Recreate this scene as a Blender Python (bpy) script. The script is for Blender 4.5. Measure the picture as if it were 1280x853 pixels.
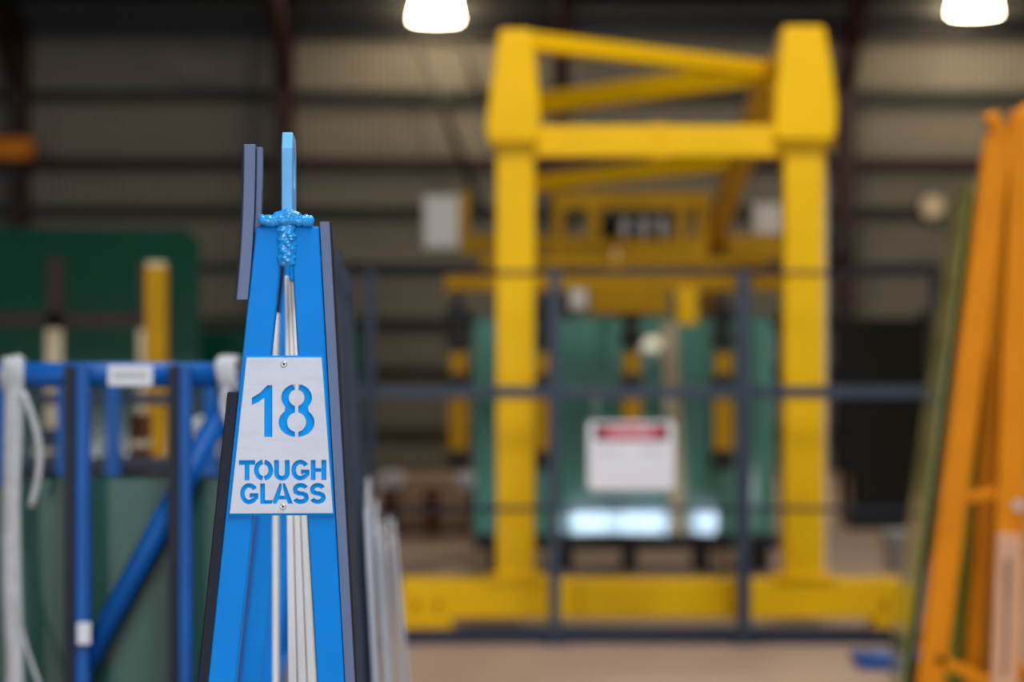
import bpy, bmesh, math, random
from mathutils import Vector, Matrix
random.seed(18)
for o in list(bpy.data.objects): bpy.data.objects.remove(o)
scene = bpy.context.scene
COL = scene.collection
R = math.radians

# ------------------------------------------------------------------ camera
FPX = 3022.0; EYE = 1.62
cam = bpy.data.cameras.new('camera'); camo = bpy.data.objects.new('camera', cam); COL.objects.link(camo)
camo.location = (0, 0, EYE); camo.rotation_euler = (R(90), 0, 0)
cam.sensor_width = 36.0; cam.lens = FPX / 1280 * 36.0
cam.clip_end = 200
cam.dof.use_dof = True; cam.dof.focus_distance = 3.39; cam.dof.aperture_fstop = 2.7
scene.camera = camo

# ------------------------------------------------------------------ world, daylight, exposure
w = bpy.data.worlds.new('world'); scene.world = w; w.use_nodes = True
w.node_tree.nodes['Background'].inputs[0].default_value = (0.75, 0.85, 1.0, 1)
w.node_tree.nodes['Background'].inputs[1].default_value = 0.6
vs = scene.view_settings
vs.view_transform = 'Standard'; vs.look = 'None'; vs.gamma = 1.0; vs.exposure = -0.52; vs.use_curve_mapping = False

def area(name, loc, rot, sx, sy, power, color):
    l = bpy.data.lights.new(name, 'AREA'); l.shape = 'RECTANGLE'; l.size = sx; l.size_y = sy
    l.energy = power; l.color = color
    o = bpy.data.objects.new(name, l); COL.objects.link(o); o.location = loc; o.rotation_euler = rot
    return o
# daylight through the two open roller doors in the rear wall, behind the photographer
area('daylight_door_wide', (-6.9, -17.9, 2.5), (R(90), 0, 0), 6.0, 4.8, 2100, (0.86, 0.93, 1.0))
area('daylight_door_side', (8.6, -17.9, 2.3), (R(90), 0, 0), 4.0, 4.4, 800, (0.88, 0.94, 1.0))

# added overhead fill lights under the roof, above stand and gantry
area('overhead_fill_front', (1.6, -1.0, 8.3), (0, 0, 0), 1.6, 7.0, 1500, (0.90, 0.95, 1.0))
area('overhead_fill_mid', (1.6, 9.0, 9.0), (0, 0, 0), 1.6, 5.0, 900, (0.95, 0.97, 1.0))

# ------------------------------------------------------------------ helpers
def P(px, py, Y):
    """world point that lies at photo pixel (px, py) when it stands Y metres away"""
    return Vector(((px - 640) * Y / FPX, Y, EYE - (py - 426.5) * Y / FPX))
def PX(px, Y): return (px - 640) * Y / FPX
def PZ(py, Y): return EYE - (py - 426.5) * Y / FPX

def lin(c):
    return tuple(((v / 255) / 12.92 if v / 255 <= 0.04045 else ((v / 255 + 0.055) / 1.055) ** 2.4) for v in c)

def mat(name, rgb, rough=0.5, metal=0.0, var=0.0, scale=8.0, bump=0.0, bscale=60.0, coat=0.0,
        trans=0.0, spec=0.5, stretch=None, wear=None, wearamt=0.0, ior=1.45):
    m = bpy.data.materials.new(name); m.use_nodes = True
    nt = m.node_tree; b = nt.nodes['Principled BSDF']
    c = lin(rgb)
    b.inputs['Base Color'].default_value = (*c, 1)
    b.inputs['Roughness'].default_value = rough
    b.inputs['Metallic'].default_value = metal
    b.inputs['Coat Weight'].default_value = coat
    b.inputs['Transmission Weight'].default_value = trans
    b.inputs['Specular IOR Level'].default_value = spec
    b.inputs['IOR'].default_value = ior
    tc = nt.nodes.new('ShaderNodeTexCoord'); src = tc.outputs['Object']
    if stretch:
        mp = nt.nodes.new('ShaderNodeMapping'); mp.inputs['Scale'].default_value = stretch
        nt.links.new(src, mp.inputs['Vector']); src = mp.outputs['Vector']
    out = None
    if var > 0:
        n = nt.nodes.new('ShaderNodeTexNoise'); n.inputs['Scale'].default_value = scale; n.inputs['Detail'].default_value = 5
        nt.links.new(src, n.inputs['Vector'])
        r = nt.nodes.new('ShaderNodeValToRGB')
        r.color_ramp.elements[0].position = 0.3; r.color_ramp.elements[1].position = 0.7
        r.color_ramp.elements[0].color = (*[max(0, x * (1 - var)) for x in c], 1)
        r.color_ramp.elements[1].color = (*[min(1, x * (1 + var)) for x in c], 1)
        nt.links.new(n.outputs['Fac'], r.inputs['Fac']); out = r.outputs['Color']
        nt.links.new(out, b.inputs['Base Color'])
    if wear:
        n2 = nt.nodes.new('ShaderNodeTexNoise'); n2.inputs['Scale'].default_value = scale * 5; n2.inputs['Detail'].default_value = 8
        nt.links.new(src, n2.inputs['Vector'])
        r2 = nt.nodes.new('ShaderNodeValToRGB')
        r2.color_ramp.elements[0].position = 0.70 - wearamt; r2.color_ramp.elements[1].position = 0.74 - wearamt
        r2.color_ramp.elements[0].color = (0, 0, 0, 1); r2.color_ramp.elements[1].color = (1, 1, 1, 1)
        nt.links.new(n2.outputs['Fac'], r2.inputs['Fac'])
        mx = nt.nodes.new('ShaderNodeMix'); mx.data_type = 'RGBA'
        nt.links.new(r2.outputs['Color'], mx.inputs[0])
        if out: nt.links.new(out, mx.inputs[6])
        else: mx.inputs[6].default_value = (*c, 1)
        mx.inputs[7].default_value = (*lin(wear), 1)
        nt.links.new(mx.outputs[2], b.inputs['Base Color'])
    if bump > 0:
        n3 = nt.nodes.new('ShaderNodeTexNoise'); n3.inputs['Scale'].default_value = bscale; n3.inputs['Detail'].default_value = 4
        nt.links.new(src, n3.inputs['Vector'])
        bp = nt.nodes.new('ShaderNodeBump'); bp.inputs['Strength'].default_value = bump; bp.inputs['Distance'].default_value = 0.002
        nt.links.new(n3.outputs['Fac'], bp.inputs['Height']); nt.links.new(bp.outputs['Normal'], b.inputs['Normal'])
    return m

def emis(name, rgb, strength):
    m = bpy.data.materials.new(name); m.use_nodes = True
    b = m.node_tree.nodes['Principled BSDF']
    b.inputs['Base Color'].default_value = (*lin(rgb), 1)
    b.inputs['Emission Color'].default_value = (*lin(rgb), 1)
    b.inputs['Emission Strength'].default_value = strength
    return m

M = dict(
    blue=mat('blue_enamel', (0, 125, 212), 0.34, var=0.06, scale=10, bump=0.12, bscale=90, spec=0.14, wear=(30, 140, 215), wearamt=-0.08),
    blue_sheen=mat('blue_enamel_sheen', (96, 168, 226), 0.42, var=0.10, scale=30, bump=0.2, bscale=120, spec=0.4, wear=(140, 180, 215), wearamt=-0.02),  # blue lightened for overhead sheen on the lug, with random pale specks
    blue_dull=mat('blue_enamel_dull', (0, 84, 160), 0.45, var=0.12, scale=6, spec=0.3),
    blue_weld=mat('blue_weld_paint', (24, 142, 218), 0.25, var=0.15, scale=60, bump=0.4, bscale=160, coat=0.4),
    blue_letter=mat('blue_backing_paint', (0, 142, 226), 0.5, var=0.03, scale=20, spec=0.1),
    alu=mat('brushed_aluminium', (192, 194, 206), 0.45, metal=0.2, var=0.05, scale=14, stretch=(1, 1, 5), wear=(188, 186, 192), wearamt=-0.08),
    rivet=mat('rivet_aluminium', (205, 208, 215), 0.3, metal=0.8),
    hole=mat('dark_hole', (18, 18, 20), 0.7),
    rubber=mat('slate_rubber', (88, 101, 134), 0.45, spec=0.5, var=0.15, scale=25, stretch=(1, 1, .15), wear=(50, 54, 66), wearamt=-0.06),
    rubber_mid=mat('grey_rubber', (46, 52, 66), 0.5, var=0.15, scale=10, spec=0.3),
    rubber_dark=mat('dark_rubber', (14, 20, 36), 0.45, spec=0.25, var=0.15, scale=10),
    white_plastic=mat('white_plastic', (225, 222, 220), 0.5, var=0.08, scale=30, stretch=(1, 1, .1)),
    strap=mat('white_webbing', (186, 186, 188), 0.8, var=0.1, scale=40, bump=0.3, bscale=300),
    yellow=mat('gantry_yellow', (238, 186, 0), 0.5, var=0.05, scale=2.0, spec=0.2, wear=(190, 150, 40), wearamt=-0.05),
    yellow_dim=mat('dimmed_yellow', (178, 132, 0), 0.6, var=0.14, scale=3.0, spec=0.2),  # yellow darkened for the shade on trolley and lifter; other parts share it
    orange=mat('rack_orange', (222, 134, 0), 0.5, spec=0.2, var=0.10, scale=3.0, wear=(190, 110, 40), wearamt=-0.04),
    wood=mat('faded_timber', (214, 164, 128), 0.7, var=0.18, scale=6, stretch=(3, 3, .4)),
    batten=mat('beige_batten', (198, 184, 152), 0.7, var=0.12, scale=5),
    brown=mat('brown_timber', (88, 46, 18), 0.8, var=0.25, scale=5),
    glass_teal=mat('teal_glass', (106, 166, 152), 0.04, var=0.05, scale=1, trans=0.2, spec=0.6, ior=1.52),
    glass_green=mat('dark_green_glass', (14, 74, 54), 0.10, var=0.10, scale=1.5, trans=0.25, ior=1.52),
    glass_pale=mat('pale_green_glass', (66, 112, 98), 0.10, var=0.14, scale=1.6, trans=0.3, ior=1.52),
    glass_clear=mat('clear_glass_edge', (206, 212, 222), 0.2, var=0.1, scale=4, trans=0.3, ior=1.5),
    glass_olive=mat('yellow_green_glass', (150, 154, 62), 0.15, var=0.15, scale=2, trans=0.15, ior=1.5),
    glass_tint=mat('dark_tinted_glass', (34, 32, 22), 0.15, var=0.15, scale=1, trans=0.1, ior=1.5),
    fence=mat('slate_blue_steel', (46, 58, 74), 0.5, var=0.10, scale=5),
    navy=mat('navy_steel', (18, 32, 56), 0.5, var=0.12, scale=4),
    black=mat('black_rubber', (14, 15, 17), 0.55, var=0.2, scale=8),
    maroon=mat('red_oxide_steel', (40, 11, 8), 0.6, var=0.15, scale=2),
    girt=mat('grey_green_girt', (30, 33, 28), 0.6, var=0.1, scale=2),
    clad=mat('beige_cladding', (116, 112, 99), 0.6, var=0.05, scale=1.2),
    roof=mat('dark_roof_sheet', (12, 12, 10), 0.9, var=0.1, scale=1),
    shed=mat('shed_wall', (96, 94, 84), 0.8, var=0.05, scale=0.6),
    floor=mat('concrete_floor', (172, 145, 124), 0.5, var=0.10, scale=0.5, bump=0.1, bscale=20, wear=(164, 142, 124), wearamt=0.03),
    grey_box=mat('light_grey_enclosure', (206, 202, 192), 0.5, var=0.04, scale=4),
    grey=mat('grey_plastic', (184, 182, 180), 0.5, var=0.06, scale=6),
    white_sign=mat('white_sign_face', (236, 234, 240), 0.4, var=0.02, scale=4),
    red_sign=mat('red_sign_ink', (206, 40, 66), 0.4, var=0.03, scale=6),
    ink=mat('black_sign_ink', (30, 30, 36), 0.5, var=0.03, scale=6),
    paper=mat('white_paper', (224, 224, 228), 0.8, var=0.05, scale=10),
    lamp_near=emis('lamp_glow_warm', (255, 226, 190), 55.0),
    lamp_fill=emis('lamp_glow_fill', (255, 236, 210), 165.0),  # glow of the lamps added to brighten the back wall
    lamp_glow=emis('lamp_glow', (255, 232, 202), 75.0),
    window_glow=emis('daylight_window_glow', (205, 228, 255), 45.0),
)

class MB:
    """collects geometry in world coordinates; build() links it as one mesh object"""
    def __init__(s): s.v = []; s.f = []; s.sm = []
    def add(s, vs_, fs, smooth=False):
        k = len(s.v); s.v += [tuple(v) for v in vs_]
        for f in fs: s.f.append([i + k for i in f]); s.sm.append(smooth)
        return s
    def box(s, a, b):
        x0, y0, z0 = a; x1, y1, z1 = b
        return s.add([(x0, y0, z0), (x1, y0, z0), (x1, y1, z0), (x0, y1, z0), (x0, y0, z1), (x1, y0, z1), (x1, y1, z1), (x0, y1, z1)],
                     [(0, 3, 2, 1), (4, 5, 6, 7), (0, 1, 5, 4), (1, 2, 6, 5), (2, 3, 7, 6), (3, 0, 4, 7)])
    def bar(s, p, q, w_, h, up=(0, 0, 1)):
        """rectangular bar from p to q; w_ across (perpendicular to up), h along up"""
        p = Vector(p); q = Vector(q); d = (q - p).normalized(); u = Vector(up)
        sd = d.cross(u).normalized(); u2 = sd.cross(d).normalized()
        vs_ = []
        for c in (p, q):
            for a, b in ((-1, -1), (1, -1), (1, 1), (-1, 1)): vs_.append(c + sd * a * w_ / 2 + u2 * b * h / 2)
        return s.add(vs_, [(3, 2, 1, 0), (4, 5, 6, 7), (0, 1, 5, 4), (1, 2, 6, 5), (2, 3, 7, 6), (3, 0, 4, 7)])
    def cyl(s, p, q, r0, r1=None, n=20, caps=True):
        r1 = r0 if r1 is None else r1
        p = Vector(p); q = Vector(q); d = (q - p).normalized()
        a = d.orthogonal().normalized(); b = d.cross(a)
        vs_ = [p + (a * math.cos(t) + b * math.sin(t)) * r0 for t in [2 * math.pi * i / n for i in range(n)]]
        vs_ += [q + (a * math.cos(t) + b * math.sin(t)) * r1 for t in [2 * math.pi * i / n for i in range(n)]]
        s.add(vs_, [(i, (i + 1) % n, (i + 1) % n + n, i + n) for i in range(n)], True)
        if caps:
            s.add(vs_[:n], [tuple(range(n - 1, -1, -1))]); s.add(vs_[n:], [tuple(range(n))])
        return s
    def prism(s, pts, y0, y1):
        """polygon (x, z) extruded from y0 to y1"""
        n = len(pts)
        vs_ = [(x, y0, z) for x, z in pts] + [(x, y1, z) for x, z in pts]
        return s.add(vs_, [tuple(range(n)), tuple(range(2 * n - 1, n - 1, -1))] + [(i + n, (i + 1) % n + n, (i + 1) % n, i) for i in range(n)])
    def tube(s, pts, r, n=10):
        pts = [Vector(p) for p in pts]; k = len(s.v); vs_ = []
        for i, p in enumerate(pts):
            d = (pts[min(i + 1, len(pts) - 1)] - pts[max(i - 1, 0)]).normalized()
            a = d.cross(Vector((0.31, 0.9, 0.2))).normalized(); b = d.cross(a)
            vs_ += [p + (a * math.cos(2 * math.pi * j / n) + b * math.sin(2 * math.pi * j / n)) * r for j in range(n)]
        fs = [(i * n + j, i * n + (j + 1) % n, (i + 1) * n + (j + 1) % n, (i + 1) * n + j) for i in range(len(pts) - 1) for j in range(n)]
        s.add(vs_, fs, True)
        m_ = (len(pts) - 1) * n
        return s.add(vs_, [tuple(range(n - 1, -1, -1)), tuple(range(m_, m_ + n))])
    def lathe(s, c, prof, n=24):
        """profile of (radius, z) about the vertical through c"""
        c = Vector(c); vs_ = []
        for r, z in prof:
            vs_ += [c + Vector((r * math.cos(2 * math.pi * j / n), r * math.sin(2 * math.pi * j / n), z)) for j in range(n)]
        return s.add(vs_, [(i * n + j, i * n + (j + 1) % n, (i + 1) * n + (j + 1) % n, (i + 1) * n + j) for i in range(len(prof) - 1) for j in range(n)], True)
    def build(s, name, m, parent=None, bevel=0.0, segs=2, local=False, angle=35):
        me = bpy.data.meshes.new(name)
        off = Vector((0, 0, 0))
        if parent is not None and not local:
            pr = parent
            while pr is not None: off += pr.location; pr = pr.parent
        me.from_pydata([tuple(Vector(v) - off) for v in s.v], [], s.f)
        me.polygons.foreach_set('use_smooth', s.sm)
        me.update()
        bm = bmesh.new(); bm.from_mesh(me); bmesh.ops.remove_doubles(bm, verts=bm.verts, dist=1e-6)
        bmesh.ops.recalc_face_normals(bm, faces=bm.faces); bm.to_mesh(me); bm.free()
        me.materials.append(m)
        o = bpy.data.objects.new(name, me); COL.objects.link(o); o.parent = parent
        if bevel:
            b = o.modifiers.new('bevel', 'BEVEL'); b.width = bevel; b.segments = segs; b.limit_method = 'ANGLE'; b.angle_limit = R(angle)
        return o

def thing(name, label, cat, loc=(0, 0, 0), rz=0.0, group=None):
    o = bpy.data.objects.new(name, None); COL.objects.link(o); o.location = loc; o.rotation_euler = (0, 0, rz)
    o.empty_display_size = 0.1
    return tag(o, label, cat, group)
def tag(o, label, cat, group=None):
    o['label'] = label; o['category'] = cat
    if group: o['group'] = group
    return o
def struct(o, label=None, cat=None):
    o['kind'] = 'structure'
    if label: o['label'] = label
    if cat: o['category'] = cat
    return o

# ================================================================== THE SHED
WY = 30.0                      # inner face of the back wall
X0, X1, Y0 = -15.0, 17.0, -18.0
EAVE = 5.5
floor = struct(MB().box((X0, Y0, -0.2), (X1, WY + 0.4, 0.0)).build('floor', M['floor']), 'tan concrete floor of the glass warehouse', 'floor')

wall_back = struct(MB().box((X0, WY + 0.10, 0), (X1, WY + 0.30, EAVE + 0.3)).build('wall_back', M['shed']), 'beige corrugated back wall with dark rails and columns', 'wall')
# corrugated cladding sheets, one mesh shared by all
pitch = 0.0889; SW = pitch * 9
sv, sf = [], []
NS = 9 * 8
for i in range(NS + 1):
    x = SW * i / NS; y = -0.011 * math.cos(2 * math.pi * x / pitch)
    sv += [(x, y, 0.02), (x, y, EAVE + 0.25)]
sf = [(2 * i, 2 * i + 2, 2 * i + 3, 2 * i + 1) for i in range(NS)]
sheet_me = bpy.data.meshes.new('cladding_sheet'); sheet_me.from_pydata(sv, [], sf); sheet_me.polygons.foreach_set('use_smooth', [True] * len(sf)); sheet_me.materials.append(M['clad'])
k = 0
x = -9.6
while x < 11.5:
    o = bpy.data.objects.new('cladding_sheet', sheet_me); COL.objects.link(o); o.parent = wall_back
    o.location = (x, WY + 0.06 + (0.004 if k % 2 else 0.0), 0); x += SW - 0.002; k += 1
# girts (horizontal wall rails) and columns
for py, h, m in ((120, .13, 'girt'), (205, .15, 'maroon'), (264, .13, 'girt'), (333, .07, 'girt'), (403, .11, 'girt'), (464, .09, 'girt'), (540, .08, 'girt')):
    z = PZ(py, WY)
    g = MB()
    g.box((X0 + .5, WY - 0.10, z - h / 2), (X1 - .5, WY - 0.09, z + h / 2))
    g.box((X0 + .5, WY - 0.10, z + h / 2 - .012), (X1 - .5, WY + 0.045, z + h / 2))
    g.box((X0 + .5, WY - 0.10, z - h / 2), (X1 - .5, WY + 0.045, z - h / 2 + .012))
    g.build('wall_rail', M[m], wall_back)
for px in (-320, 28, 358, 702, 1052, 1400):
    xc = PX(px, WY); d = .20
    g = MB()
    g.box((xc - .10, WY - .46, 0), (xc + .10, WY - .445, EAVE + .2))
    g.box((xc - .10, WY - .125, 0), (xc + .10, WY - .11, EAVE + .2))
    g.box((xc - .008, WY - .445, 0), (xc + .008, WY - .125, EAVE + .2))
    g.build('column', M['maroon'], wall_back)
    # haunch and rafter rising towards the ridge
    g = MB().bar((xc, WY - .28, EAVE - .15), (xc, 8.0, EAVE - .15 + 22 * math.tan(R(10))), .16, .28)
    g.bar((xc, WY - .44, EAVE - .75), (xc, WY - 1.7, EAVE - .1), .12, .12)
    g.build('rafter', M['maroon'], wall_back)
# wind bracing rods on the wall beside the gantry
g = MB().cyl(P(522, 52, 29.4), P(604, 268, 29.4), .045, n=10); g.build('brace_rod', M['girt'], wall_back)
g = MB().cyl(P(575, 52, 29.45), P(604, 130, 29.45), .035, n=10); g.build('brace_rod', M['girt'], wall_back)
# side and rear walls
wall_left = struct(MB().box((X0 - .2, Y0, 0), (X0, WY + .4, EAVE + .6)).build('wall_left', M['shed']), 'plain side wall of the shed on the left', 'wall')
wall_right = struct(MB().box((X1, Y0, 0), (X1 + .2, WY + .4, EAVE + .6)).build('wall_right', M['shed']), 'plain side wall of the shed on the right', 'wall')
wb = MB()
# rear wall with two roller-door openings and a strip of windows
D1 = (-9.9, -3.9, 5.0); D2 = (6.6, 10.6, 4.6)
WZ0, WZ1 = 2.34, 2.94
wins = [(-1.15, -.02), (.02, 1.15), (1.28, 1.50), (1.70, 2.36)]
YW = Y0
wb.box((X0, YW - .2, 0), (D1[0], YW, 9)); wb.box((D1[0], YW - .2, D1[2]), (D1[1], YW, 9))
wb.box((D1[1], YW - .2, 0), (D2[0], YW, WZ0)); wb.box((D1[1], YW - .2, WZ1), (D2[0], YW, 9))
xs = D1[1]
for a, b in wins:
    wb.box((xs, YW - .2, WZ0), (a, YW, WZ1)); xs = b
wb.box((xs, YW - .2, WZ0), (D2[0], YW, WZ1))
wb.box((D2[0], YW - .2, D2[2]), (D2[1], YW, 9)); wb.box((D2[1], YW - .2, 0), (X1, YW, 9))
wall_rear = struct(wb.build('wall_rear', M['shed']), 'rear wall with roller doors and strip windows', 'wall')
for i, (a, b) in enumerate(wins):
    wn = struct(MB().box((a, YW - .12, WZ0), (b, YW - .11, WZ1)).build('window_%d' % (i + 1), M['window_glow']), 'small daylit strip window in the rear wall', 'window')
    fr = MB()
    fr.box((a, YW - .11, WZ0), (b, YW - .05, WZ0 + .03)); fr.box((a, YW - .11, WZ1 - .03), (b, YW - .05, WZ1))
    fr.box((a, YW - .11, WZ0 + .03), (a + .03, YW - .05, WZ1 - .03)); fr.box((b - .03, YW - .11, WZ0 + .03), (b, YW - .05, WZ1 - .03))
    fr.build('window_frame', M['grey_box'], wn)
# roof: two slopes with purlins
RIDGE_Y = 6.0; SL = math.tan(R(10)); RZ = EAVE + .12 + (WY + .3 - RIDGE_Y) * SL
cb = MB()
cb.add([(X0, WY + .4, EAVE + .12), (X1, WY + .4, EAVE + .12), (X1, RIDGE_Y, RZ), (X0, RIDGE_Y, RZ), (X0, Y0 - .2, RZ - (RIDGE_Y - Y0) * SL), (X1, Y0 - .2, RZ - (RIDGE_Y - Y0) * SL),
        (X0, WY + .4, EAVE + .3), (X1, WY + .4, EAVE + .3), (X1, RIDGE_Y, RZ + .2), (X0, RIDGE_Y, RZ + .2), (X0, Y0 - .2, RZ + .2 - (RIDGE_Y - Y0) * SL), (X1, Y0 - .2, RZ + .2 - (RIDGE_Y - Y0) * SL)],
       [(0, 1, 2, 3), (3, 2, 5, 4), (9, 8, 7, 6), (10, 11, 8, 9)])
ceiling = struct(cb.build('ceiling', M['roof']), 'dark metal roof over the shed', 'ceiling')
for i in range(11):
    y = WY - .6 - i * 1.2; z = EAVE + .12 + (WY + .3 - y) * SL - .11
    MB().box((X0, y - .04, z - .1), (X1, y + .04, z + .08)).build('purlin', M['girt'], ceiling)
MB().box((X0, WY - .18, EAVE - .12), (X1, WY + .04, EAVE + .12)).build('eave_beam', M['black'], ceiling)

for i, (yc, ln, zz) in enumerate(((-1.0, 7.0, 8.34), (9.0, 5.0, 9.04))):
    struct(MB().box((.7, yc - ln / 2 - .1, zz), (2.5, yc + ln / 2 + .1, zz + .05)).build('window_%d' % (5 + i), M['grey_box']), 'added grey panel under the roof above an overhead fill light', 'window')  # opaque panel added to go with the overhead fill light

# ------------------------------------------------------------------ high-bay lamps
def highbay(loc, label, m='lamp_glow'):
    t = thing('high_bay_lamp', label, 'lamp', loc, group='high-bay lamps under the roof')
    MB().lathe((0, 0, 0), [(.05, .29), (.12, .28), (.14, .24), (.10, .23)], 20).build('ballast_housing', M['grey'], t, local=True)
    bowl = MB().lathe((0, 0, 0), [(.10, .23), (.26, .22), (.28, .12), (.30, .0), (.285, .0), (.24, .02), (.0, .03)], 24).build('reflector_bowl', M[m], t, local=True)
    MB().cyl((0, 0, .29), (0, 0, .34), .012, n=8).build('hanging_rod', M['girt'], t, local=True)
    return t
highbay((PX(545, 29.0), 29.0, 5.46), 'bright warm high-bay lamp above the left gantry column, near the back wall', 'lamp_near')
highbay((PX(1218, 29.0), 29.0, 5.54), 'bright warm high-bay lamp at the top right, above the orange rack', 'lamp_near')
for i, (x, y, z) in enumerate(((.85, -15.6, 6.1), (5.2, 14.5, 6.7), (-0.6, 10.0, 7.4), (1.6, 24.5, 6.0), (5.6, 24.0, 6.0))):  # first is mirrored in the teal glass; the rest are added for extra light
    highbay((x, y, z), 'unseen warm high-bay lamp high under the roof, out over the floor', 'lamp_fill' if y > 20 else 'lamp_glow')

# ================================================================== FRONT STAND (sharp, blue, numbered 18)
SY = 3.4; K = SY / FPX
YAW = R(3.2)
stand = thing('glass_rack_stand', 'bright blue steel A-frame glass stand with lifting lug and 18 tough glass plate', 'glass rack', (PX(355, SY), SY, 0), YAW)
def lx(px): return (px - 355) * K
def lz(py): return EYE - (py - 426.5) * K
def leg_pt(side, z):
    """outer edge x of a leg at height z"""
    py = 426.5 + (EYE - z) / K
    return lx(320 - 58.5 * (py - 283) / 570) if side < 0 else lx(399 + 31.5 * (py - 283) / 570)
ZT = lz(283); LW = 34 * K; LD = .040
FR = (0.0, 1.13, 2.2, 3.2)
for fi, fy in enumerate(FR):
    for sd in (-1, 1):
        xt, xb = leg_pt(sd, ZT), leg_pt(sd, 0.0)
        wt = LW * 1.07
        pts = [(xt, ZT), (xt - sd * wt, ZT), (xb - sd * LW, 0.05), (xb, 0.05)]
        MB().prism(pts, fy, fy + LD).build('leg', M['blue'], stand, bevel=.0035, segs=3, local=True)
    # cross ties between the two legs
    for z in (0.42,):
        MB().box((leg_pt(-1, z) + LW, fy + .004, z - .02), (leg_pt(1, z) - LW, fy + .036, z + .02)).build('cross_tie', M['blue'], stand, bevel=.003, local=True)
    MB().box((leg_pt(-1, 0) - .02, fy - .01, 0.0), (leg_pt(1, 0) + .25, fy + .05, 0.05)).build('foot_beam', M['blue'], stand, bevel=.003, local=True)
# ridge tube under the apex
MB().box((-.004, .30, lz(345)), (.014, FR[-1] + .02, lz(318))).build('ridge_tube', M['blue'], stand, bevel=.003, local=True)
for sd in (-1, 1):
    x = leg_pt(sd, .75)
    MB().box((min(x, x - sd * .03), .04, .73), (max(x, x - sd * .03), FR[-1], .77)).build('side_rail', M['blue'], stand, bevel=.003, local=True)
# lifting lug: plate with an eye
def lug():
    d0, d1 = -.004, .165
    zt, zc, zb = lz(164), lz(185), lz(276)
    outer = []
    N = 32
    ccy, ccz = (d0 + d1) / 2, lz(205)
    path = [(d0, zb), (d0, zc), (d0 + .022, zt), (d1 - .022, zt), (d1, zc), (d1, zb)]
    # sample the outline by angle around the eye so it can be bridged to the hole
    def hit(a):
        dx, dz = math.cos(a), math.sin(a); best = 1e9
        for (ax, az), (bx, bz) in zip(path, path[1:] + path[:1]):
            ex, ez = bx - ax, bz - az; den = dx * ez - dz * ex
            if abs(den) < 1e-9: continue
            t = ((ax - ccy) * ez - (az - ccz) * ex) / den; u = ((ax - ccy) * dz - (az - ccz) * dx) / den
            if t > 0 and -1e-6 <= u <= 1 + 1e-6: best = min(best, t)
        return (ccy + dx * best, ccz + dz * best)
    angs = sorted(set([2 * math.pi * i / N for i in range(N)] + [math.atan2(z - ccz, y - ccy) % (2 * math.pi) for y, z in path]))
    out = [hit(a) for a in angs]; inn = [(ccy + .030 * math.cos(a), ccz + .030 * math.sin(a)) for a in angs]
    n = len(angs); xa, xb = lx(352), lx(365.5)
    m = MB()
    vs_ = [(xa, y, z) for y, z in out] + [(xa, y, z) for y, z in inn] + [(xb, y, z) for y, z in out] + [(xb, y, z) for y, z in inn]
    fs = []
    for i in range(n):
        j = (i + 1) % n
        fs += [(i, j, n + j, n + i), (2 * n + j, 2 * n + i, 3 * n + i, 3 * n + j), (i, 2 * n + i, 2 * n + j, j), (n + j, 3 * n + j, 3 * n + i, n + i)]
    m.add(vs_, fs)
    return m.build('lifting_lug', M['blue_sheen'], stand, bevel=.0018, segs=2, local=True, angle=40)
lug()
MB().box((lx(329), .002, lz(283)), (lx(389), .10, lz(273))).build('cap_plate', M['blue'], stand, bevel=.0015, local=True)
# weld beads: many overlapping flattened drops, fused
def bead(name, drops):
    bm = bmesh.new()
    for (x, y, z, rx, ry, rz_) in drops:
        mt = Matrix.Translation((x, y, z)) @ Matrix.Diagonal((rx, ry, rz_, 1)) @ Matrix.Rotation(random.random() * 3, 4, 'Y')
        bmesh.ops.create_icosphere(bm, subdivisions=2, radius=1.0, matrix=mt)
    me = bpy.data.meshes.new(name); bm.to_mesh(me); bm.free(); me.materials.append(M['blue_weld'])
    o = bpy.data.objects.new(name, me); COL.objects.link(o); o.parent = stand
    r = o.modifiers.new('fuse', 'REMESH'); r.mode = 'VOXEL'; r.voxel_size = .0011; r.use_smooth_shade = True
    s_ = o.modifiers.new('smooth', 'SMOOTH'); s_.iterations = 2
    return o
dr = []
px = 328
while px < 390:                                   # across the top of both legs
    j = random.uniform(-2, 2)
    dr.append((lx(px), -.003 + random.uniform(-.001, .001), lz(275.5 + j * .6), random.uniform(5, 7) * K, .0065, random.uniform(6.5, 8.5) * K)); px += random.uniform(3.5, 5.5)
for i in range(9): dr.append((lx(random.uniform(330, 388)), -.006, lz(random.uniform(273, 280)), random.uniform(2, 4) * K, .004, random.uniform(1.5, 3) * K))
for i in range(7):                                 # mound up the foot of the lug
    t = i / 6; dr.append((lx(346 + 26 * t), -.003, lz(270 - 4 * (1 - abs(2 * t - 1))), 5 * K, .006, 5.5 * K))
bead('weld_bead', dr)
dr = []
py = 284
while py < 332:                                    # down the seam between the legs
    wv = random.uniform(-1.5, 1.5)
    dr.append((lx(358.5 + wv), -.001, lz(py), random.uniform(10.5, 13) * K, .0065, 4.6 * K))
    if random.random() < .9: dr.append((lx(358.5 + random.uniform(-7, 7)), -.006, lz(py + 1), random.uniform(3, 5) * K, .004, random.uniform(1.6, 2.6) * K))
    py += 3.8
bead('weld_bead', dr)

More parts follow.
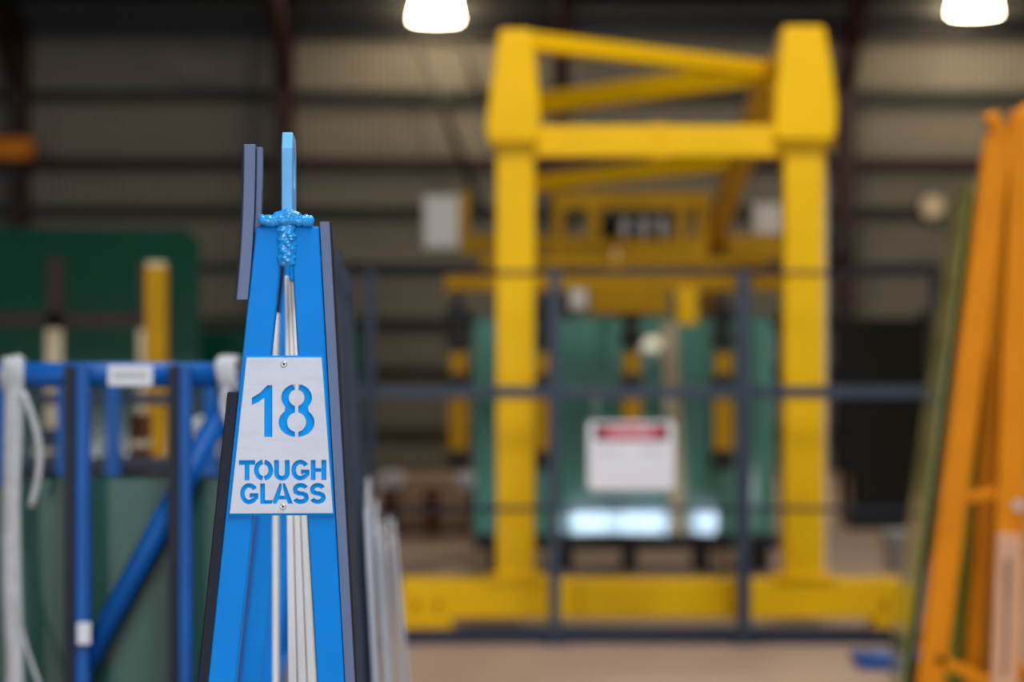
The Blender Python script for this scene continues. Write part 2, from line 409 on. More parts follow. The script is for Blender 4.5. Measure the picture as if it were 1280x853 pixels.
# rubber strips on the outer faces of the legs
def strip(name, path, fy, wd, dep, m, grooves=True, parent=stand):
    """ribbed rubber strip: section wd (outwards) x dep swept along a list of (x, z) inner-edge points; wd signed"""
    n = len(path); g = MB()
    prof = [(0, 0), (wd * .92, 0), (wd, .002), (wd, dep * .30), (wd * .72, dep * .34), (wd * .72, dep * .40), (wd, dep * .44), (wd, dep * .66), (wd * .72, dep * .70), (wd * .72, dep * .76), (wd, dep * .8), (wd, dep), (0, dep)]
    kk = len(prof); vs_ = []
    for x, z in path:
        vs_ += [(x + a, fy + b, z) for a, b in prof]
    fs = [(i * kk + j, i * kk + (j + 1) % kk, (i + 1) * kk + (j + 1) % kk, (i + 1) * kk + j) for i in range(n - 1) for j in range(kk)]
    fs += [tuple(range(kk)), tuple(range((n - 1) * kk, n * kk))]
    g.add(vs_, fs)
    return g.build(name, m, parent, local=True)
for fi, fy in enumerate(FR):
    zt = lz(277)
    wr = 0.0 if fi == 0 else 24 * K            # on the rear frames the rubber wraps over the leg's front face
    path = [(leg_pt(1, z) + .0012 - wr, z) for z in (zt, 1.4, .9, .5, .08)]
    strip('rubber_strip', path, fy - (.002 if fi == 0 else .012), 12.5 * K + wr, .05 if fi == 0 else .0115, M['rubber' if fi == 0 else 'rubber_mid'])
    if fi == 0:
        path = [(leg_pt(-1, z) - .0012, z) for z in (lz(491), 1.3, .9, .5, .08)]
        strip('rubber_strip', path, fy - .002, -13 * K, .05, M['rubber_dark'])
    else:
        path = [(leg_pt(-1, z) - .0012, z) for z in (lz(470), 1.3, .9, .5, .08)]
        strip('edge_bar', path, fy - .002, -12 * K, .05, M['blue_dull'])
# intermediate rubber-faced slats on the right side between frames
for fy in (.36, .74):
    path = [(leg_pt(1, z) + .0012, z) for z in (lz(300), 1.4, .9, .5, .08)]
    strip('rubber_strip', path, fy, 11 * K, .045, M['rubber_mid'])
# loose strip peeling up past the left leg
pts = []
for i in range(15):
    t = i / 14; py = 375 - 194 * t
    xe = 309.0 + 9.5 * (1 - (1 - t) ** 2.2)
    pts.append((lx(xe), lz(py)))
lo = MB()
def sweep(g, pts, off, wd, y0, y1):
    vs_ = []
    for x, z in pts:
        vs_ += [(x + off - wd, y0 + .001, z), (x + off - wd * .9, y0, z), (x + off, y0, z), (x + off, y1, z), (x + off - wd, y1, z)]
    n = len(pts); kk = 5
    fs = [(i * kk + j, i * kk + (j + 1) % kk, (i + 1) * kk + (j + 1) % kk, (i + 1) * kk + j) for i in range(n - 1) for j in range(kk)] + [tuple(range(kk)), tuple(range((n - 1) * kk, n * kk))]
    g.add(vs_, fs)
sweep(lo, pts, .0012, 14.5 * K, -.006, .030)
lo.build('loose_rubber_strip', M['rubber'], stand, bevel=.0008, local=True)
lo = MB(); p2 = [(x, z - (.003 if i == len(pts) - 1 else 0)) for i, (x, z) in enumerate(pts) if i > 5]
sweep(lo, p2, 9.5 * K, 7.8 * K, .004, .034)
lo.build('loose_rubber_strip', M['rubber'], stand, bevel=.0008, local=True)

lo = MB(); sweep(lo, pts, .0012 - 14.5 * K, 2.2 * K, -.004, .030)  # dark sliver paints the unlit left edge of the loose strip
lo.build('edge_shade_strip', M['rubber_dark'], stand, local=True)
lo = MB(); sweep(lo, [(leg_pt(1, z) + .0012, z) for z in (lz(278), 1.4, .9, .5, .08)], 15 * K, 2.4 * K, -.001, .046)  # same painted shade along the right strip's outer edge
lo.build('edge_shade_strip', M['rubber_dark'], stand, local=True)

# ---- number plate: aluminium sheet with stencil-cut characters over a blue backing plate
def zc(zx, zy): return (280 + zx / 3.707, 430 + zy / 3.707)        # reading grid of the plate -> plate pixels
def pl(pts): return [(lx(zc(a, b)[0]), lz(zc(a, b)[1])) for a, b in pts]
def stroke(path, wd):
    n = len(path); L, Rr = [], []
    for i, p in enumerate(path):
        a = Vector(path[max(i - 1, 0)]); b = Vector(path[min(i + 1, n - 1)]); c = Vector(p)
        d1 = (c - a).normalized() if i > 0 else (b - c).normalized(); d2 = (b - c).normalized() if i < n - 1 else d1
        t = (d1 + d2).normalized(); nn = Vector((-t.y, t.x)); s_ = 1 / max(.5, nn.dot(Vector((-d1.y, d1.x))))
        L.append(tuple(c + nn * wd / 2 * s_)); Rr.append(tuple(c - nn * wd / 2 * s_))
    return L + Rr[::-1]
def arc(cx, cy, rx, ry, a0, a1, n=14):
    return [(cx + rx * math.cos(R(a0 + (a1 - a0) * i / n)), cy + ry * math.sin(R(a0 + (a1 - a0) * i / n))) for i in range(n + 1)]   # y grows downwards
cuts = []
# 1
cuts.append([(202, 191), (225, 191), (225, 431), (188, 431), (188, 250), (160, 270), (130, 284), (130, 250), (172, 224)])
# 8: two halves with the stencil bridges between them
def eight(sgn):
    cx = 337; g = 7.5
    out = [(cx + sgn * g, 186)] + [(cx + sgn * a, b) for a, b in [(p[0], p[1]) for p in arc(0, 249, 71, 63, -84, 42, 14)]]
    out += [(cx + sgn * a, b) for a, b in arc(0, 364, 83, 68, -48, 84, 16)] + [(cx + sgn * g, 432)]
    inn = [(cx + sgn * g, 407)] + [(cx + sgn * a, b) for a, b in arc(0, 363, 44, 45, 80, -80, 14)] + [(cx + sgn * g, 318), (cx + sgn * g, 288)]
    inn += [(cx + sgn * a, b) for a, b in arc(0, 250, 36, 38, 78, -78, 14)] + [(cx + sgn * g, 212)]
    return out + inn
cuts += [eight(-1), eight(1)]
ST = 22.5
def T(x0, x1, y0, y1):
    c = (x0 + x1) / 2; return [[(x0, y0), (x1, y0), (x1, y0 + ST), (c + ST / 2, y0 + ST), (c + ST / 2, y1), (c - ST / 2, y1), (c - ST / 2, y0 + ST), (x0, y0 + ST)]]
def O(x0, x1, y0, y1):
    cx, cy, rx, ry = (x0 + x1) / 2, (y0 + y1) / 2, (x1 - x0 - ST) / 2, (y1 - y0 - ST) / 2
    return [stroke(arc(cx, cy, rx, ry, 97, 263, 22), ST), stroke(arc(cx, cy, rx, ry, -83, 83, 22), ST)]
def U(x0, x1, y0, y1):
    h = ST / 2; rx = (x1 - x0 - ST) / 2; cy = y1 - h - rx
    return [stroke([(x0 + h, y0)] + arc((x0 + x1) / 2, cy, rx, rx, 180, 0, 16) + [(x1 - h, y0)], ST)]
def G(x0, x1, y0, y1):
    cx, cy, rx, ry = (x0 + x1) / 2, (y0 + y1) / 2, (x1 - x0 - ST) / 2, (y1 - y0 - ST) / 2
    p = arc(cx, cy, rx, ry, -32, -318, 26)
    return [stroke(p, ST), [(cx + 2, cy - 2), (x1 - 1, cy - 2), (x1 - 1, y1 - 12), (x1 - 17, y1 - 22), (x1 - 20, cy + 16), (cx + 2, cy + 16)]]
def Gs(x0, x1, y0, y1):
    cx, cy, rx, ry = (x0 + x1) / 2, (y0 + y1) / 2, (x1 - x0 - ST) / 2, (y1 - y0 - ST) / 2
    p = arc(cx, cy, rx, ry, -34, -318, 26)
    e = p[-1]
    p = p + [(x1 - ST / 2, e[1] - 8), (x1 - ST / 2, cy + 8), (cx + 2, cy + 8)]
    return [stroke(p, ST * .95)]
def H(x0, x1, y0, y1):
    c = (y0 + y1) / 2; h = 9
    return [[(x0, y0), (x0 + ST, y0), (x0 + ST, c - h), (x1 - ST, c - h), (x1 - ST, y0), (x1, y0), (x1, y1), (x1 - ST, y1), (x1 - ST, c + h), (x0 + ST, c + h), (x0 + ST, y1), (x0, y1)]]
def Lc(x0, x1, y0, y1): return [[(x0, y0), (x0 + ST, y0), (x0 + ST, y1 - 18), (x1, y1 - 18), (x1, y1), (x0, y1)]]
def A(x0, x1, y0, y1):
    c = (x0 + x1) / 2; s = 2.6; yc = y1 - 38; yb = y1 - 20
    ox = lambda y: (y - y0) / (y1 - y0) * ((x1 - x0) / 2 - 13)
    il = lambda y: c - 13 - ox(y) + 23; 
    tx = 22
    return [[(c - 13, y0), (c - s, y0), (c - s, y0 + tx), (il(yc), yc), (2 * c - il(yc), yc), (c + s, y0 + tx), (c + s, y0), (c + 13, y0), (x1, y1), (x1 - 23, y1), (2 * c - il(yb), yb), (il(yb), yb), (x0 + 23, y1), (x0, y1)]]
def S(x0, x1, y0, y1):
    cx = (x0 + x1) / 2; h = ST / 2; rx = (x1 - x0 - ST) / 2; q = (y1 - y0 - ST) / 4; ct = y0 + h + q; cb_ = y1 - h - q
    p = arc(cx, ct, rx - 1, q, -20, -200, 14)[:-1] + [(cx - rx + 4, ct + q * .62), (cx - rx * .3, ct + q + -1), (cx + rx * .3, cb_ - q + 1), (cx + rx - 4, cb_ - q * .62)] + arc(cx, cb_, rx, q, -20, 162, 14)[1:]
    return [stroke(p, ST * .95)]
t0, t1 = 538, 632; g0, g1 = 646, 741
cuts += T(71, 146, t0, t1) + O(140, 229, t0 - 2, t1 + 2) + U(233, 305, t0, t1 + 2) + Gs(312, 397, t0 - 2, t1 + 2) + H(402, 474, t0, t1)
cuts += Gs(76, 161, g0 - 2, g1 + 2) + Lc(169, 228, g0, g1) + A(222, 320, g0, g1) + S(318, 394, g0 - 2, g1 + 2) + S(397, 472, g0 - 2, g1 + 2)
# keep T clear of O, L clear of A: nudge by trimming in place
def sheet_with_cuts(name, outline, holes, y0, y1, m, parent):
    cu = bpy.data.curves.new(name, 'CURVE'); cu.dimensions = '2D'; cu.fill_mode = 'BOTH'; cu.extrude = (y1 - y0) / 2
    for ring in [outline] + holes:
        sp = cu.splines.new('POLY'); sp.points.add(len(ring) - 1); sp.use_cyclic_u = True
        for p_, (a, b) in zip(sp.points, ring): p_.co = (a, b, 0, 1)
    tmp = bpy.data.objects.new('tmp', cu); COL.objects.link(tmp)
    dg = bpy.context.evaluated_depsgraph_get(); dg.update()
    me = bpy.data.meshes.new_from_object(tmp.evaluated_get(dg)); bpy.data.objects.remove(tmp); bpy.data.curves.remove(cu)
    for v in me.vertices: v.co = (v.co.x, (y0 + y1) / 2 - v.co.z, v.co.y)
    bm = bmesh.new(); bm.from_mesh(me); bmesh.ops.remove_doubles(bm, verts=bm.verts, dist=1e-7); bmesh.ops.recalc_face_normals(bm, faces=bm.faces); bm.to_mesh(me); bm.free()
    me.name = name; me.materials.clear(); me.materials.append(m)
    for p_ in me.polygons: p_.use_smooth = False
    o = bpy.data.objects.new(name, me); COL.objects.link(o); o.parent = parent
    return o
outl = [(lx(a), lz(b)) for a, b in ((309, 447), (402, 447), (416, 641.5), (288, 641.5))]
back = MB().prism([(lx(a), lz(b)) for a, b in ((307, 444.5), (404.5, 444.5), (418, 644.5), (286, 644.5))], -.0032, -.0006).build('sign_backing_plate', M['blue_letter'], stand, bevel=.0006, local=True)
plate = sheet_with_cuts('number_plate', outl, [pl(c) for c in cuts], -.0060, -.0033, M['alu'], stand)
plate['label'] = 'silver stencil-cut plate reading 18 TOUGH GLASS'
for (a, b) in ((355, 455.7), (354, 633.5)):
    g = MB(); c = Vector((lx(a), -.0060, lz(b))); n = 20; vs_ = []
    prof = [(.0046, 0), (.0045, -.0006), (.0034, -.0015), (.0016, -.0019), (.0015, -.0012)]
    for r_, d in prof: vs_ += [c + Vector((r_ * math.cos(2 * math.pi * j / n), d, r_ * math.sin(2 * math.pi * j / n))) for j in range(n)]
    g.add(vs_, [(i * n + j, i * n + (j + 1) % n, (i + 1) * n + (j + 1) % n, (i + 1) * n + j) for i in range(len(prof) - 1) for j in range(n)], True)
    rv = g.build('rivet', M['rivet'], plate, local=True)
    MB().cyl(c + Vector((0, -.0010, 0)), c + Vector((0, -.0014, 0)), .0016, n=14).build('rivet_pin', M['hole'], rv, local=True)

# ---- white strips standing inside the stand
def inner_strip(pxt, pyt, pxb, pyb, wpx, Y, label, wtop=None):
    a = P(pxt, pyt, Y); b = P(pxb, pyb, Y); t = (b.z - 0.0) / (a.z - b.z); fl = b + (b - a) * t
    wb_ = wpx * Y / FPX / 2; wt_ = (wtop or wpx) * Y / FPX / 2; wf = wt_ + (wb_ - wt_) * (a.z - fl.z) / (a.z - b.z)
    g = MB().prism([(fl.x - wf, fl.z), (fl.x + wf, fl.z), (a.x + wt_, a.z), (a.x - wt_, a.z)], Y - .015, Y + .015)
    o = g.build('packing_strip', M['white_plastic'], None, bevel=.002)
    return tag(o, label, 'packing strip', 'white strips inside the blue stand')
inner_strip(345.0, 392, 345, 853, 7, 4.15, 'thin lone white plastic strip between the blue stand legs')
inner_strip(358.5, 345, 366.5, 853, 11, 3.80, 'leftmost of three white plastic strips beside the right stand leg', 3.4)
inner_strip(362.5, 345, 378.5, 853, 11, 3.80, 'middle of three white plastic strips beside the right stand leg', 3.4)
inner_strip(366.5, 345, 390, 853, 10, 3.80, 'rightmost of three white plastic strips beside the right stand leg', 3.4)

# ---- clear sheets leaning on the far right side of the stand
for i, (pxt, pyt, pxb, th, Y, ln) in enumerate(((455, 640, 466, 7, 5.2, 1.3), (467, 668, 480, 6, 5.6, 1.2), (477, 690, 487, 5, 5.9, 1.0), (486, 680, 500, 4, 6.1, 1.0), (493, 684, 508, 4, 6.2, 1.0))):
    a = P(pxt, pyt, Y); b = P(pxb, 853, Y); t = (b.z - .052) / (a.z - b.z); fl = b + (b - a) * t
    g = MB(); d = Vector((-.056, 1, 0)) * ln; tx = Vector((th * Y / FPX, 0, 0))
    q = [fl, fl + tx, a + tx, a]
    g.add(q + [p + d for p in q], [(0, 1, 2, 3), (7, 6, 5, 4), (0, 4, 5, 1), (1, 5, 6, 2), (2, 6, 7, 3), (3, 7, 4, 0)])
    o = g.build('glass_sheet', M['glass_clear'], None, bevel=.001)
    tag(o, ['tallest pale glass sheet leaning tight against the blue stand', 'second pale glass sheet out from the blue stand, low', 'third pale glass sheet out from the blue stand, shortest',
            'fourth pale glass sheet out from the blue stand', 'outermost pale glass sheet, nearest the yellow floor beam'][i], 'glass sheet', 'pale sheets leaning on the numbered stand')

# ================================================================== LEFT BLUE RACK
LY = 6.0
rack = thing('storage_rack', 'dull blue steel rack with top rail and diagonal brace at lower left', 'glass rack', (PX(150, LY), LY, 0))
zr = PZ(469, LY)
MB().cyl((PX(-120, LY), LY, zr), (PX(292, LY), LY, zr), .031, n=24).build('top_rail', M['blue_dull'], rack)
for (xa, xb, dk) in ((101, 117, 93), (229, 243, 222)):
    xl, xr = PX(xa, LY), PX(xb, LY)
    p_ = MB().box((xl, LY - .075, 0), (xr, LY - .034, PZ(455, LY))).build('post', M['blue_dull'], rack, bevel=.004)
    MB().box((PX(dk - 6, LY), LY - .080, .05), (xl - .001, LY - .034, PZ(456, LY))).build('rubber_facing', M['rubber_dark'], p_)
MB().cyl(P(282, 506, LY - .02), P(92, 858, LY - .02), .028, n=20).build('diagonal_brace', M['blue_dull'], rack)
MB().box((PX(-120, LY), LY - .08, 0), (PX(292, LY), LY + .5, .06)).build('base_frame', M['blue_dull'], rack, bevel=.004)
for px in (-100, 284):
    MB().box((PX(px, LY), LY + .02, 0.06), (PX(px + 18, LY), LY + .06, zr)).build('end_post', M['blue_dull'], rack, bevel=.004)
lb = MB().box((PX(138, LY), LY - .0335, PZ(482, LY)), (PX(193, LY), LY - .0315, PZ(457, LY))).build('rail_label', M['paper'], rack)
MB().box((PX(144, LY), LY - .0342, PZ(473, LY)), (PX(186, LY), LY - .0336, PZ(465, LY))).build('label_print', M['grey'], lb)
b = P(105, 792, LY - .09); MB().box((b.x - .016, b.y - .004, b.z - .026), (b.x + .016, b.y + .004, b.z + .026)).build('tag_sticker', M['paper'], rack)
# sheets in the rack
for i, (xa, xb, py, dy) in enumerate(((18, 292, 598, .12), (30, 292, 594, .22), (-60, 255, 606, .33))):
    g = MB(); zt = PZ(py, LY + dy)
    q = [(PX(xa, LY), LY + dy, .06), (PX(xb, LY + dy), LY + dy, .06), (PX(xb, LY + dy), LY + dy - .055, zt), (PX(xa, LY), LY + dy - .055, zt)]
    q2 = [(x_, y_ + .010, z_) for x_, y_, z_ in q]
    g.add(q + q2, [(0, 1, 2, 3), (7, 6, 5, 4), (0, 4, 5, 1), (1, 5, 6, 2), (2, 6, 7, 3), (3, 7, 4, 0)])
    tag(g.build('glass_sheet', M['glass_pale']), ['front pale green glass sheet standing in the blue storage rack', 'middle pale green glass sheet in the blue storage rack', 'rearmost pale green glass sheet in the blue storage rack'][i], 'glass sheet', 'pale green sheets in the blue storage rack')
# white webbing strap hanging over the rail
def webbing(pts, wd, name, label, loops=True):
    t = thing(name, label, 'strap', tuple(pts[-1]))
    g = MB(); vs_ = []
    for i, p in enumerate(pts):
        a = math.sin(i * .7) * .25
        vs_ += [p + Vector((-wd / 2 * math.cos(a), -.004 - wd / 2 * math.sin(a), 0)), p + Vector((wd / 2 * math.cos(a), -.004 + wd / 2 * math.sin(a), 0)), p + Vector((wd / 2 * math.cos(a), .004 + wd / 2 * math.sin(a), 0)), p + Vector((-wd / 2 * math.cos(a), .004 - wd / 2 * math.sin(a), 0))]
    n = len(pts)
    fs = [(i * 4 + j, i * 4 + (j + 1) % 4, (i + 1) * 4 + (j + 1) % 4, (i + 1) * 4 + j) for i in range(n - 1) for j in range(4)] + [(0, 1, 2, 3), tuple(range(4 * n - 4, 4 * n))]
    g.add(vs_, fs, True)
    g.build('webbing', M['strap'], t)
    return t
pts = [P(16 + 2 * math.sin(y_ / 60), y_, LY - .05) for y_ in range(452, 1080, 24)]
st = webbing(pts, .044, 'ratchet_strap', 'white webbing strap hanging down the far left of the blue rack')
loop = MB()
for i in range(3):
    cx = PX(9 + 8 * i, LY); n = 20
    loop.tube([(cx + .003 * math.sin(j), LY - .004 + (.040 + .004 * i) * math.cos(2 * math.pi * j / n), zr + (.038 + .003 * i) * math.sin(2 * math.pi * j / n)) for j in range(n + 1)], .008, 8)
loop.build('strap_loop', M['strap'], st)
MB().tube([P(28 + 16 * math.sin(math.pi * i / 12) + i * .9, 490 + i * 12, LY - .055) for i in range(13)], .009, 8).build('loose_tail', M['strap'], st)
cord = MB().tube([P(20 + 44 * (i / 14) ** 1.5, 745 + 145 * (i / 14), LY - .06) for i in range(15)], .005, 8).build('tie_cord', M['strap'], st)
kn = thing('ratchet_strap', 'white strap knotted round the rail end beside the stand', 'strap', tuple(P(285, 470, LY)))
g = MB()
for i in range(4):
    cx = PX(278 + 5 * i, LY); n = 20
    g.tube([(cx + .006 * math.sin(j * .6), LY + .040 * math.cos(2 * math.pi * j / n), zr + .040 * math.sin(2 * math.pi * j / n)) for j in range(n + 1)], .010, 8)
g.build('strap_loop', M['strap'], kn)
MB().tube([P(284 - 5 * math.sin(i * .5), 485 + i * 6, LY - .05) for i in range(9)], .011, 8).build('loose_tail', M['strap'], kn)

# second blue rack further back, with wrapped parcels on it
BY = 9.0
r2 = thing('storage_rack', 'dark blue rack further back behind the pale green sheets', 'glass rack', (PX(150, BY), BY, 0))
for px in (4, 78, 140, 262):
    MB().box((PX(px - 8, BY), BY, 0), (PX(px + 8, BY), BY + .05, PZ(480, BY))).build('post', M['blue_dull'], r2, bevel=.004)
for py in (500, 580): MB().box((PX(-80, BY), BY + .05, PZ(py + 7, BY)), (PX(290, BY), BY + .10, PZ(py - 7, BY))).build('rail', M['navy'], r2, bevel=.004)
MB().box((PX(-80, BY), BY + .1, PZ(606, BY)), (PX(290, BY), BY + .9, PZ(596, BY))).build('deck', M['navy'], r2)
MB().box((PX(-80, BY), BY + .85, 0), (PX(-66, BY), BY + .9, PZ(480, BY))).build('post', M['blue_dull'], r2)
MB().box((PX(276, BY), BY + .85, 0), (PX(290, BY), BY + .9, PZ(480, BY))).build('post', M['blue_dull'], r2)
for i, (xa, xb, ya, yb, mm, lab) in enumerate(((206, 232, 528, 596, 'paper', 'narrow white wrapped parcel on the dark blue rear rack'), (236, 262, 524, 596, 'paper', 'taller white wrapped parcel on the dark blue rear rack'),
                                      (116, 134, 552, 596, 'grey', 'small grey parcel on the dark blue rear rack'), (30, 60, 540, 596, 'navy', 'navy parcel at the left of the dark blue rear rack'), (150, 172, 520, 596, 'brown', 'brown parcel beside the yellow post on the rear rack'))):
    g = MB().box((PX(xa, BY), BY + .2, PZ(yb, BY)), (PX(xb, BY), BY + .36, PZ(ya, BY)))
    pc = thing('parcel', lab, 'parcel', tuple(P((xa + xb) / 2, yb, BY + .2)))
    g.build('wrapping', M[mm], pc, bevel=.012)
    zm = (PZ(yb, BY) + PZ(ya, BY)) / 2
    MB().box((PX(xa, BY) - .002, BY + .197, zm - .012), (PX(xb, BY) + .002, BY + .363, zm + .012)).build('tape_band', M['batten'], pc)

# ================================================================== LEFT BACKGROUND
GY = 17.0
def glass_pack(px0, px1, pyt, Y, n, m, labs, group, zb=.15, lean=.20, th=.012, gap=.03, corner=0.0):
    for i in range(n):
        y = Y + i * gap; zt = PZ(pyt + i * 1.5, Y)
        xa, xb = PX(px0, Y), PX(px1 - i * 2, Y)
        q = [(xa, y, zb), (xb, y, zb), (xb, y + lean * (1 - corner / (zt - zb)), zt - corner), (xb - corner, y + lean, zt), (xa, y + lean, zt)]
        q2 = [(a, b + th, c) for a, b, c in q]
        k_ = len(q)
        g = MB().add(q + q2, [tuple(range(k_)), tuple(range(2 * k_ - 1, k_ - 1, -1))] + [(j, (j + 1) % k_, (j + 1) % k_ + k_, j + k_) for j in range(k_)])
        tag(g.build('glass_sheet', M[m]), labs[i], 'glass sheet', group)
glass_pack(-60, 246, 284, GY, 3, 'glass_green', ['front large dark green glass sheet at far left behind the maroon rack', 'middle large dark green glass sheet at far left', 'rear large dark green glass sheet at far left'], 'large dark green sheets at left', corner=.10, zb=.002)
glass_pack(238, 452, 414, GY + .9, 2, 'glass_green', ['front low dark green glass sheet behind the numbered stand', 'rear low dark green glass sheet behind the numbered stand'], 'low dark green sheets behind the stand', zb=.002)
mr = thing('stillage', 'maroon steel stillage rail with two short posts in front of dark green glass', 'stillage', (PX(100, 15), 15, 0))
for px, pyt in ((68, 322), (183, 326)):
    p_ = MB().box((PX(px - 9, 15), 15, 0), (PX(px + 9, 15), 15.09, PZ(pyt, 15))).build('post', M['maroon'], mr)
    MB().box((PX(px - 10, 15), 14.985, 0.0), (PX(px + 10, 15), 14.999, PZ(412, 15))).build('post_sleeve', M['batten'], p_)
MB().box((PX(-60, 15), 15.0, PZ(409, 15)), (PX(174, 15), 15.06, PZ(392, 15))).build('rail', M['maroon'], mr)
MB().box((PX(-60, 15), 15.0, 0), (PX(190, 15), 16.0, .12)).build('base', M['maroon'], mr)
yp = thing('guard_post', 'tall yellow square post rising behind the blue rack rail at left', 'post', (PX(193, 12), 12, 0))
MB().box((PX(181, 12), 12, .012), (PX(206, 12), 12.1, PZ(333, 12))).build('post', M['yellow_dim'], yp, bevel=.006)
MB().box((PX(181, 12) + .006, 12.006, PZ(333, 12)), (PX(206, 12) - .006, 12.094, PZ(327, 12))).build('post_cap', M['batten'], yp)
MB().box((PX(193, 12) - .12, 11.93, 0), (PX(193, 12) + .12, 12.17, .012)).build('base_plate', M['yellow_dim'], yp)
jb = thing('jib_beam', 'orange beam end fixed to the dark column at upper left', 'beam', tuple(P(20, 186, 29.3)))
a, b = P(-130, 199, 29.3), P(44, 174, 29.3)
MB().box((a.x, 29.2, a.z), (b.x, 29.22, b.z)).box((a.x, 29.14, a.z), (b.x, 29.28, a.z + .03)).box((a.x, 29.14, b.z - .03), (b.x, 29.28, b.z)).box((b.x - .02, 29.14, a.z), (b.x, 29.28, b.z)).build('beam', M['orange'], jb)
c = PX(28, 30); MB().box((c - .12, 29.28, a.z - .05), (c + .12, 29.54, b.z + .05)).build('bracket', M['maroon'], jb)

# ================================================================== YELLOW GANTRY
QY = 13.4
gan = thing('gantry_frame', 'tall bright yellow steel gantry with tapered heads and braced top', 'gantry', (PX(826, QY), QY, 0))
XL, XR = PX(644, QY), PX(1006.5, QY)
# base beam with dropped wheel boxes
zb1 = PZ(727, QY)
MB().box((PX(502, QY), QY + .02, PZ(774, QY)), (PX(1142, QY), QY + .24, zb1)).build('base_beam', M['yellow'], gan, bevel=.01)
for a, b in ((501, 566), (1092, 1144)):
    wbx = MB().box((PX(a, QY), QY + .00, PZ(789, QY)), (PX(b, QY), QY + .26, zb1 + .004)).build('wheel_box', M['yellow'], gan, bevel=.012)
    c = (PX((a + b) / 2, QY), QY + .13, .05)
    MB().cyl((c[0] - .06, c[1] - .05, .05), (c[0] - .06, c[1] + .05, .05), .05, n=20).cyl((c[0] + .06, c[1] - .05, .05), (c[0] + .06, c[1] + .05, .05), .05, n=20).build('wheel', M['black'], wbx)
    for dx in (-.06, .06):
        MB().cyl((c[0] + dx, QY + .0, .16), (c[0] + dx, QY - .012, .16), .022, n=12).build('bolt', M['yellow_dim'], wbx)
for xc, wd in ((XL, .212), (XR, .222)):
    MB().box((xc - wd / 2, QY + .03, zb1), (xc + wd / 2, QY + .23, PZ(176, QY))).build('column', M['yellow'], gan, bevel=.012)
    MB().box((xc - wd / 2 - .06, QY + .0, zb1), (xc + wd / 2 + .06, QY + .26, zb1 + .025)).build('base_flange', M['yellow'], gan, bevel=.004)
def head(pts, name):
    h = MB().prism([(PX(a, QY), PZ(b, QY)) for a, b in pts], QY - .02, QY + .28).build(name, M['yellow'], gan, bevel=.016)
    return h
head([(611, 178), (607, 162), (613, 112), (620, 60), (624, 37), (664, 37), (670, 80), (675, 130), (675, 162), (672, 178)], 'head_casing')
head([(970, 176), (967, 160), (969, 116), (975, 66), (979, 33), (1030, 33), (1039, 80), (1046, 132), (1045, 164), (1040, 176)], 'head_casing')
for a, b in ((613, 671), (971, 1041)):
    MB().box((PX(a, QY), QY - .01, PZ(184, QY)), (PX(b, QY), QY + .27, PZ(178.5, QY))).build('head_flange', M['yellow_dim'], gan)
MB().box((PX(668, QY), QY + .05, PZ(195, QY)), (PX(984, QY), QY + .23, PZ(156, QY))).build('cross_beam', M['yellow'], gan, bevel=.012)
MB().box((PX(815, QY), QY + .035, PZ(197, QY)), (PX(824, QY), QY + .245, PZ(154, QY))).box((PX(826, QY), QY + .035, PZ(197, QY)), (PX(835, QY), QY + .245, PZ(154, QY))).build('splice_flange', M['yellow'], gan, bevel=.003)
# pale cable duct down the back right of the right column
MB().box((PX(1031, QY), QY + .20, PZ(722, QY)), (PX(1040, QY), QY + .26, PZ(190, QY))).build('cable_duct', M['grey_box'], gan, bevel=.006)
# horizontal top bracing zigzag, receding
zt = 3.31
B1 = Vector((XL + .03, 13.6, zt)); B2 = Vector((XR - .02, 15.1, zt)); B3 = Vector((XL, 17.5, zt))
MB().bar(B1, B2, .12, .10).build('top_brace', M['yellow'], gan, bevel=.008)
MB().bar(B2 + Vector((0, .1, 0)), B3, .12, .15).build('top_brace', M['yellow'], gan, bevel=.008)
MB().bar((XR, 13.55, zt), (XR, 15.25, zt), .12, .10).build('side_beam', M['yellow'], gan, bevel=.008)
MB().bar((XL, 13.55, zt), (XL, 19.4, zt), .10, .10).build('side_beam', M['yellow'], gan, bevel=.008)
MB().bar((XR, 15.15, zt - .02), (XR - .01, 19.4, 2.46), .15, .15).build('raking_strut', M['yellow'], gan, bevel=.008)
MB().bar((XR - .02, 17.8, 2.94), (XL, 20.0, 2.90), .12, .13).build('top_brace', M['yellow'], gan, bevel=.008)
MB().box((XL - .09, 19.4, 0), (XL + .09, 19.6, zt + .05)).build('rear_column', M['yellow'], gan, bevel=.012)
# rear cross beams
MB().box((PX(578, 19.4), 19.38, PZ(318, 19.4)), (PX(972, 19.4), 19.6, PZ(294, 19.4))).build('rear_beam', M['yellow_dim'], gan, bevel=.01)
MB().box((XR - .1, 19.4, 0), (XR + .02, 19.58, 2.5)).build('rear_column', M['yellow_dim'], gan, bevel=.01)

# ---- hoist trolley under the rear of the gantry
tr = thing('hoist_trolley', 'yellow hoist trolley with cable drums framed inside the gantry', 'hoist', (PX(790, 18), 18, PZ(330, 18)))
def pb(name, x0, y0, x1, y1, Y, dep, m, parent, bevel=.008):
    return MB().box((PX(x0, Y), Y, PZ(y1, Y)), (PX(x1, Y), Y + dep, PZ(y0, Y))).build(name, M[m], parent, bevel=bevel)
pb('upper_beam', 690, 240, 888, 262, 18.0, .2, 'yellow_dim', tr)
pb('lower_beam', 690, 300, 885, 322, 17.9, .25, 'yellow_dim', tr)
for a in (690, 735, 845, 870): pb('stanchion', a, 262, a + 15, 300, 18.0, .12, 'yellow_dim', tr)
dm = MB().cyl(P(752, 287, 18.12), P(836, 287, 18.12), .075, n=20).build('cable_drum', M['black'], tr)
for a in (776, 800, 822): MB().cyl(P(a, 287, 18.12), P(a + 8, 287, 18.12), .085, n=20).build('drum_flange', M['grey'], dm)
